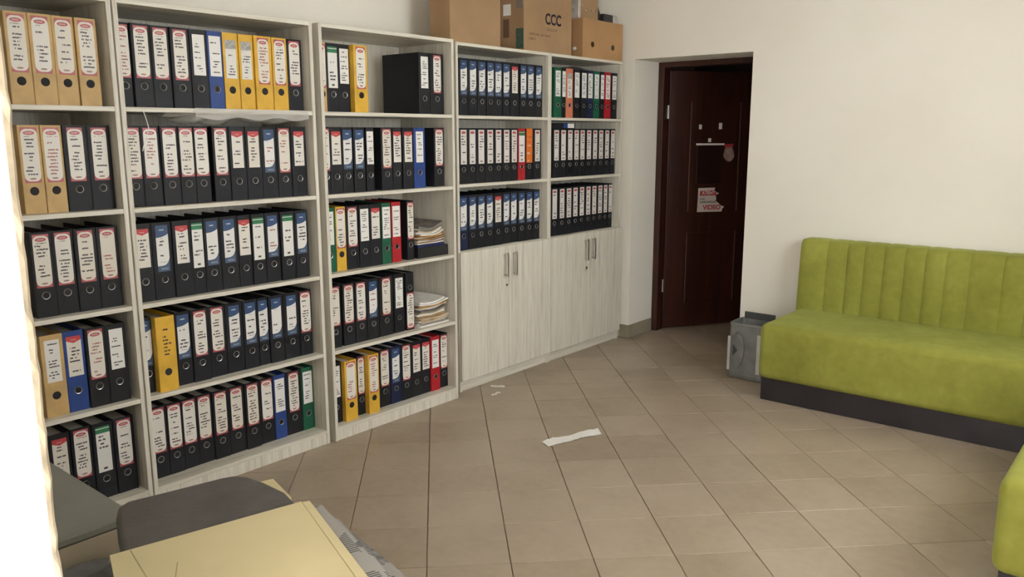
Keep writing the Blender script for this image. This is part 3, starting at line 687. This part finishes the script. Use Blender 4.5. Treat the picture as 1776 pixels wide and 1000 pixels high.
# ================================================================== papers lying in the paper-pile bookcase
PM = [M['paper_w'], M['paper_g'], mottled('dark_paper', (.22, .20, .18), .3, 30, .9), mottled('old_paper', (.52, .43, .30), .2, 20, .9), mottled('ochre_folder', (.42, .22, .06), .2, 20, .8), M['paper_w']]
def pile(loc, label, n, wd, dp, ht, seed, cup):
    R_ = random.Random(seed); e = thing('paper_pile', loc, label, 'papers', 'loose paper piles in the bookcase')
    z = 0
    for i in range(n):
        th = ht/n*R_.uniform(.6, 1.4); ww = wd*R_.uniform(.80, 1); dd = dp*R_.uniform(.85, 1); ox = R_.uniform(-.03, .006); a = R_.uniform(-.02, .02); am = cup*R_.uniform(.7, 1.1)*(i+1)/n
        def top(u, v, z0): return (-dd*u+ox, (v-.5)*ww*(1-.1*am/.03*abs(v-.5)), z0+am*(2*v-1)**2*(.35+.65*(v > .5))+.002*math.sin(9*v+i)*math.cos(5*u+i)*min(1, i)+(a if i else 0)*(v-.5)*ww*.3)
        mb = MB().grid(lambda u, v: top(u, v, z+th*.94), 3, 10).grid(lambda u, v: top(u, 1-v, z), 3, 10)
        nu, nv = 3, 10; N = (nu+1)*(nv+1)
        def id0(i_, j_): return i_*(nv+1)+j_
        def id1(i_, j_): return N+i_*(nv+1)+(nv-j_)
        for j in range(nv):
            mb.f.append((id0(0, j), id0(0, j+1), id1(0, j+1), id1(0, j))); mb.f.append((id0(nu, j+1), id0(nu, j), id1(nu, j), id1(nu, j+1))); mb.m += [0, 0]
        for i_ in range(nu):
            mb.f.append((id0(i_+1, 0), id0(i_, 0), id1(i_, 0), id1(i_+1, 0))); mb.f.append((id0(i_, nv), id0(i_+1, nv), id1(i_+1, nv), id1(i_, nv))); mb.m += [0, 0]
        mb.build('sheaf', PM[R_.randrange(6)], e)
        z += th
    return e
XC = UN['C'][0]; yR = UN['C'][1]+UN['C'][2]-T
ty0 = on_x(724, 440, XC-.05).y
tw = yR-.004-ty0
tr = thing('letter_tray', (XC-.045, (ty0+yR-.004)/2, ZS[2]+.0005), 'black letter tray under a paper pile on the third shelf of the paper-pile bookcase', 'tray')
MB().box((-.30, -tw/2, 0), (0, tw/2, .004)).build('tray_floor', M['black_plastic'], tr)
for a, b in (((-.004, -tw/2, .004), (0, tw/2, .058)), ((-.30, -tw/2, .004), (-.004, -tw/2+.004, .058)), ((-.30, tw/2-.004, .004), (-.004, tw/2, .058)), ((-.30, -tw/2+.004, .004), (-.296, tw/2-.004, .058))):
    MB().box(a, b).build('tray_wall', M['black_plastic'], tr)
M['bluefolder'] = mottled('blue_folder', (.015, .02, .10), .2, 14, .4)
bf = thing('document_folder', (XC-.06, (ty0+yR-.004)/2, ZS[2]+.0052), 'dark blue folder lying in the black letter tray under the papers', 'folder')
MB().box((-.26, -tw/2+.012, 0), (0, tw/2-.012, .066)).build('cover', M['bluefolder'], bf, bevel=.006, seg=2)
pile((XC-.055, (ty0+yR)/2-.004, ZS[2]+.0725), 'curled paper pile on the black letter tray in the paper-pile bookcase', 14, tw-.012, .27, .085, 3, .036)
py0 = on_x(722, 540, XC-.05).y
pile((XC-.035, (py0+yR)/2-.004, ZS[3]+.0005), 'uneven paper pile lying directly on the fourth shelf of the paper-pile bookcase', 18, yR-py0-.02, .30, .135, 5, .022)
# flat things lying on binders in the cabinet by the door
xe, ye, we = UN['E']
b_ = thing('lever_arch_binder', (xe-.035, ye+.03, ZS[1]+BH+.0015), 'black binder lying flat on top of the pale-labelled row, cabinet beside brown door', 'binder')
MB().box((-.26, 0, 0), (0, .30, .003)).box((-.26, 0, .033), (0, .30, .036)).box((-.003, 0, .003), (0, .30, .033)).build('cover', M['bindK'], b_)
MB().box((-.25, .008, .0032), (-.006, .29, .0328)).build('pages', M['paper'], b_)
MB().box((0, .215, .004), (.0007, .288, .033)).build('spine_label', M['paper_w'], b_)
MB().box((0, .165, .004), (.0007, .214, .033)).build('blue_label', M['bindB'], b_)
M['film'] = mottled('clear_folder', (.42, .44, .42), .2, 12, .25)
f_ = thing('plastic_folder', (xe-.05, ye+.20, ZS[0]+BH+.0015), 'grey plastic folder lying across the mixed-colour binders on the top cabinet shelf', 'folder')
MB().grid(lambda u, v: (-.22*u, .28*v, .004+.014*math.sin(3*v)*(1-u*.5)), 4, 10).grid(lambda u, v: (-.22*u, .28*v, .001), 4, 10).build('cover', M['film'], f_)

# ================================================================== plastic wrap and string under the top shelf of the fullest bookcase
def film():
    t = NT('crumpled_film'); t.done((.75, .74, .70), .25, Alpha=.45); c = t.coord(); t.bump(t.noise(t.scale(c, (20, 8, 40)), 1., 4), .6, .02); return t.mat
M['wrap'] = film()
wz = ZS[0]-T
wr = thing('plastic_wrap', (0, .45, wz), 'crumpled clear plastic wrap sagging beneath the top shelf of the fullest bookcase', 'plastic wrap')
def wrapf(u, v):
    y = .18+.695*u; sag = (.016+.028*max(0, math.sin(math.pi*((u*1.9) % 1)))*(.4+.6*math.sin(2.6*u+.4)**2))*math.sin(math.pi*v)
    return (-.006-.16*v+.006*math.sin(37*u), y-.45, -.001-sag*(1+.25*math.sin(29*u+7*v))-.002*(1+math.sin(61*u+11*v))*math.sin(math.pi*v))
MB().grid(wrapf, 70, 8).build('film_sheet', M['wrap'], wr, smooth=True)
def wrap2(u, v):
    y = .30+.56*u; return (.0015+.003*(1+math.sin(23*u+3*v)), y-.45, .020-.036*v-.012*v*math.sin(9*u)**2)
MB().grid(wrap2, 60, 4).build('film_edge', M['wrap'], wr, smooth=True)
st = thing('string', (.003, .08, ZS[0]-.01), 'white string hanging from the top shelf of the fullest bookcase', 'string')
pp = [on_x(px, py, .004)-st.location for px, py in ((248.5, 193), (251, 199), (255, 211), (258, 222), (255, 236), (250, 250), (247.5, 262))]
MB().tube(pp, .0016, 6).build('cord', M['paper_w'], st)

# ================================================================== scraps on the floor
def scrap(name, label, px, amp, mat, th=.0012):
    q = [on_z(*p, 0) for p in px]; c = sum(q, Vector())/4; e = thing(name, (c.x, c.y, .0006), label, 'paper', 'paper scraps on the floor tiles')
    def fn(u, v):
        p = (q[0]*(1-u)+q[1]*u)*(1-v)+(q[3]*(1-u)+q[2]*u)*v-c
        return (p.x+.006*math.sin(13*u+2), p.y+.004*math.sin(17*u), th+amp*(.5+.5*math.sin(9*u+3*v))*(.4+.6*math.sin(21*u+v)**2))
    MB().grid(fn, 28, 4).build('sheet', mat, e); return e
scrap('paper_strip', 'long white torn paper strip lying on the floor tiles', ((938, 766), (1037, 743), (1043, 752), (949, 775)), .006, M['paper_w'])
scrap('paper_scrap', 'small white paper scrap on the tiles by the cabinet plinth', ((849, 668), (876, 669), (874, 672), (851, 671)), .002, M['paper_w'])
scrap('paper_scrap', 'small pale paper sliver on the tiles beside the first scrap', ((851, 685), (866, 679), (869, 681), (853, 687)), .002, M['paper_w'])

# ================================================================== heap by the entrance
M['greygreen'] = mottled('grey_green_laminate', (.23, .235, .21), .1, 4, .5)
M['greyseat'] = mottled('dark_grey_vinyl', (.095, .088, .082), .2, 9, .55, bump=.25)
M['cream'] = mottled('cream_card', (.60, .515, .30), .09, 3, .7, bump=.05)
M['beige'] = mottled('beige_card', (.46, .40, .30), .1, 6, .8)
ZH = .5; c0 = on_z(103, 810, ZH); c1 = on_z(215, 880, ZH); c2 = on_z(155, 920, ZH)
ch = thing('storage_chest', (c2.x-.3, -.83, 0), 'low grey-green storage chest with flat top behind the dark stool', 'chest')
yt = c0.y-ch.location.y
MB().box((-.29, -.26, 0), (.288, yt-.01, ZH-.021)).build('chest_body', M['greygreen'], ch, bevel=.002)
MB().box((-.30, -.266, ZH-.02), (.30, yt, ZH)).build('chest_top', M['greygreen'], ch, bevel=.003)
MB().box((.2885, .06, .03), (.297, yt-.015, ZH-.024)).build('drawer_front', M['beige'], ch, bevel=.002)
A_ = math.radians(-19); SO = on_z(200, 885, .60); SO.z = 0
E1 = Vector((math.cos(A_), math.sin(A_), 0)); E2 = Vector((-math.sin(A_), math.cos(A_), 0))
stl = thing('padded_stool', SO, 'dark grey padded stool with rounded seat standing between chest and carton', 'stool', rz=A_)
out = []
for px, py in ((213, 950), (201, 898), (204, 882), (222, 872), (310, 850), (385, 831), (408, 827), (432, 829), (458, 838), (496, 856)):
    p = on_z(px, py, .594)-SO; out.append((p.dot(E1), p.dot(E2)))
out = [(.33, out[0][1])]+out+[(.33, out[-1][1]+.01)]
mb = MB().prism(out[::-1], 'z', .515, .602); mb.build('seat', M['greyseat'], stl, bevel=.014, seg=4, smooth=True)
MB().prism([(.03+.90*x, .02+.90*y) for x, y in out[::-1]], 'z', .485, .514).build('seat_board', M['black_plastic'], stl)
for x, y in ((.06, .05), (.06, .30), (.28, .05), (.28, .33)): MB().cyl((x, y), .015, .0, .484, 'z', 10).build('leg', M['steel'], stl)
cb = thing('cardboard_box', SO, 'cream carton standing on the floor under the newspapers and card sheet', 'box', rz=A_)
MB().box((.345, .02, .0), (.88, .39, .558)).build('carton_walls', M['beige'], cb, bevel=.003)
MB().box((.35, .025, .5585), (.875, .385, .562)).build('flap', M['cream'], cb)
def newsprint():
    t = NT('newsprint'); c = t.coord(); x = t.xyz(c)
    col1 = t.m('GREATER_THAN', t.m('FRACT', t.m('MULTIPLY', x[1], 16.)), .14); row = t.m('GREATER_THAN', t.m('FRACT', t.m('MULTIPLY', x[0], 120.)), .5)
    blk = t.m('GREATER_THAN', t.noise(t.scale(c, (7, 9, 1)), 1., 1), .52); pic = t.m('GREATER_THAN', t.noise(t.scale(c, (5, 5, 1)), 1.3, 0), .60)
    k = t.m('MULTIPLY', t.m('MULTIPLY', col1, row), blk)
    col = t.mix(k, (.30, .285, .265), (.07, .07, .07)); col = t.mix(pic, col, t.ramp(t.noise(c, 40, 4), [(.3, (.06, .06, .06)), (.7, (.3, .29, .28))]))
    return t.done(col, .8)
M['news'] = newsprint()
news = ['creased newspaper lying directly on the cream carton', 'folded newspaper second from the bottom of the newspaper stack', 'folded newspaper third from the bottom of the newspaper stack', 'folded newspaper third from the top of the newspaper stack', 'folded newspaper just under the uppermost newspaper', 'uppermost folded newspaper pressed beneath the cream card sheet']
for i in range(6):
    z0 = .5625+i*.0098
    n_ = thing('newspaper', (SO.x, SO.y, z0), news[i], 'newspaper', 'newspapers stacked under the card sheet', rz=A_)
    st_ = .352 if z0 < .604 else .275
    ed = [.500, .497, .503, .492, .486, .480][i]; sl = [.055, .045, .06, .04, .03, .02][i]
    def nf(u, v, zz, ed=ed, sl=sl, i=i, st_=st_):
        x = st_+(.90-st_)*u
        return (x, .0+(ed*.89+.012+sl*.9*(x-.22)/.66+.004*math.sin(9*u+i*2))*v, zz)
    mb = MB().grid(lambda u, v: nf(u, v, .0088), 14, 6).grid(lambda u, v: nf(u, 1-v, .0), 14, 6)
    N = 15*7
    for j in range(14):
        mb.f.append((j*7+6, (j+1)*7+6, N+(j+1)*7+0, N+j*7+0)); mb.f.append(((j+1)*7, j*7, N+j*7+6, N+(j+1)*7+6)); mb.m += [0, 0]
    for j in range(6):
        mb.f.append((j, j+1, N+6-j-1, N+6-j)); mb.f.append((14*7+j+1, 14*7+j, N+14*7+6-j, N+14*7+6-j-1)); mb.m += [0, 0]
    mb.build('pages', M['news'], n_, bevel=0)
ZB = .6215
q = [on_z(190, 962, .6275), on_z(536, 865, .6275), on_z(640, 1000, .6275)]; dv = (q[2]-q[1])*1.15
q = [q[0], q[1], q[1]+dv, q[0]+dv]
cs_ = thing('card_sheet', (q[0].x, q[0].y, ZB), 'large cream card sheet with a folded edge lying over the newspapers', 'card')
def lq(u, v): p = (q[0]*(1-u)+q[1]*u)*(1-v)+(q[3]*(1-u)+q[2]*u)*v-q[0]; return (p.x, p.y)
MB().prism([lq(0, 0), lq(.955, 0), lq(.945, 1), lq(0, 1)], 'z', 0, .006).build('main_face', M['cream'], cs_, bevel=.001)
MB().prism([lq(.958, .004), lq(1, .01), lq(1, 1), lq(.949, 1)], 'z', -.0005, .0045).build('folded_edge', M['cream'], cs_, bevel=.001)
M['crease'] = mottled('crease_line', (.34, .28, .17), .1, 10, .8)
for a, b in (((.09, .01), (.155, .5)), ((.155, .5), (.155, .9)), ((.27, .25), (.19, .6))):
    p0, p1 = Vector(lq(*a)), Vector(lq(*b)); n2 = Vector((-(p1-p0).y, (p1-p0).x)).normalized()*.0012
    MB().prism([p0-n2, p1-n2, p1+n2, p0+n2], 'z', .006, .0064).build('crease', M['crease'], cs_)
pk = thing('card_offcut', SO, 'cream card offcut standing on the floor behind the dark stool', 'card', rz=A_)
PX = min(x for x, y in out)-.03
def on_e1(px, py):
    d = ray(px, py); t = (SO+E1*PX-CAM).dot(E1)/d.dot(E1); p = CAM+d*t-SO; return p.dot(E2), p.z
pts = [on_e1(px, py) for px, py in ((440, 838), (474, 830), (505, 862))]
MB().prism([(pts[0][0]-.1, 0), (pts[2][0]+.02, 0), pts[2], pts[1], pts[0], (pts[0][0]-.1, pts[0][1]-.03)], 'x', PX-.004, PX).build('sheet', M['cream'], pk)
bg_ = thing('plastic_bag', (c2.x+.075, on_x(142, 970, c2.x+.075).y, 0), 'small grey plastic bag with blue print standing in front of the storage chest', 'bag')
def bagf(u, v):
    t = 2*math.pi*u; r = (1-.35*v**3)*(1+.06*math.sin(5*t+4*v)+.05*math.sin(9*t+11*v)); return (.062*r*math.cos(t), .10*r*math.sin(t), .44*v)
M['bagm'] = mottled('grey_bag', (.16, .165, .18), .3, 16, .4)
M['bagb'] = mottled('blue_print', (.05, .065, .17), .2, 16, .4)
mb = MB().grid(bagf, 28, 14); mb.f.append(tuple(i*15 for i in range(28))); mb.f.append(tuple(i*15+14 for i in range(27, -1, -1))); mb.m += [0, 0]
mb.build('bag_body', M['bagm'], bg_, smooth=True, weld=True)
MB().grid(lambda u, v: tuple(Vector(bagf(-.1+.32*u, .72+.12*v))*1.0+Vector((.004, 0, 0))), 8, 3).build('blue_print', M['bagb'], bg_)
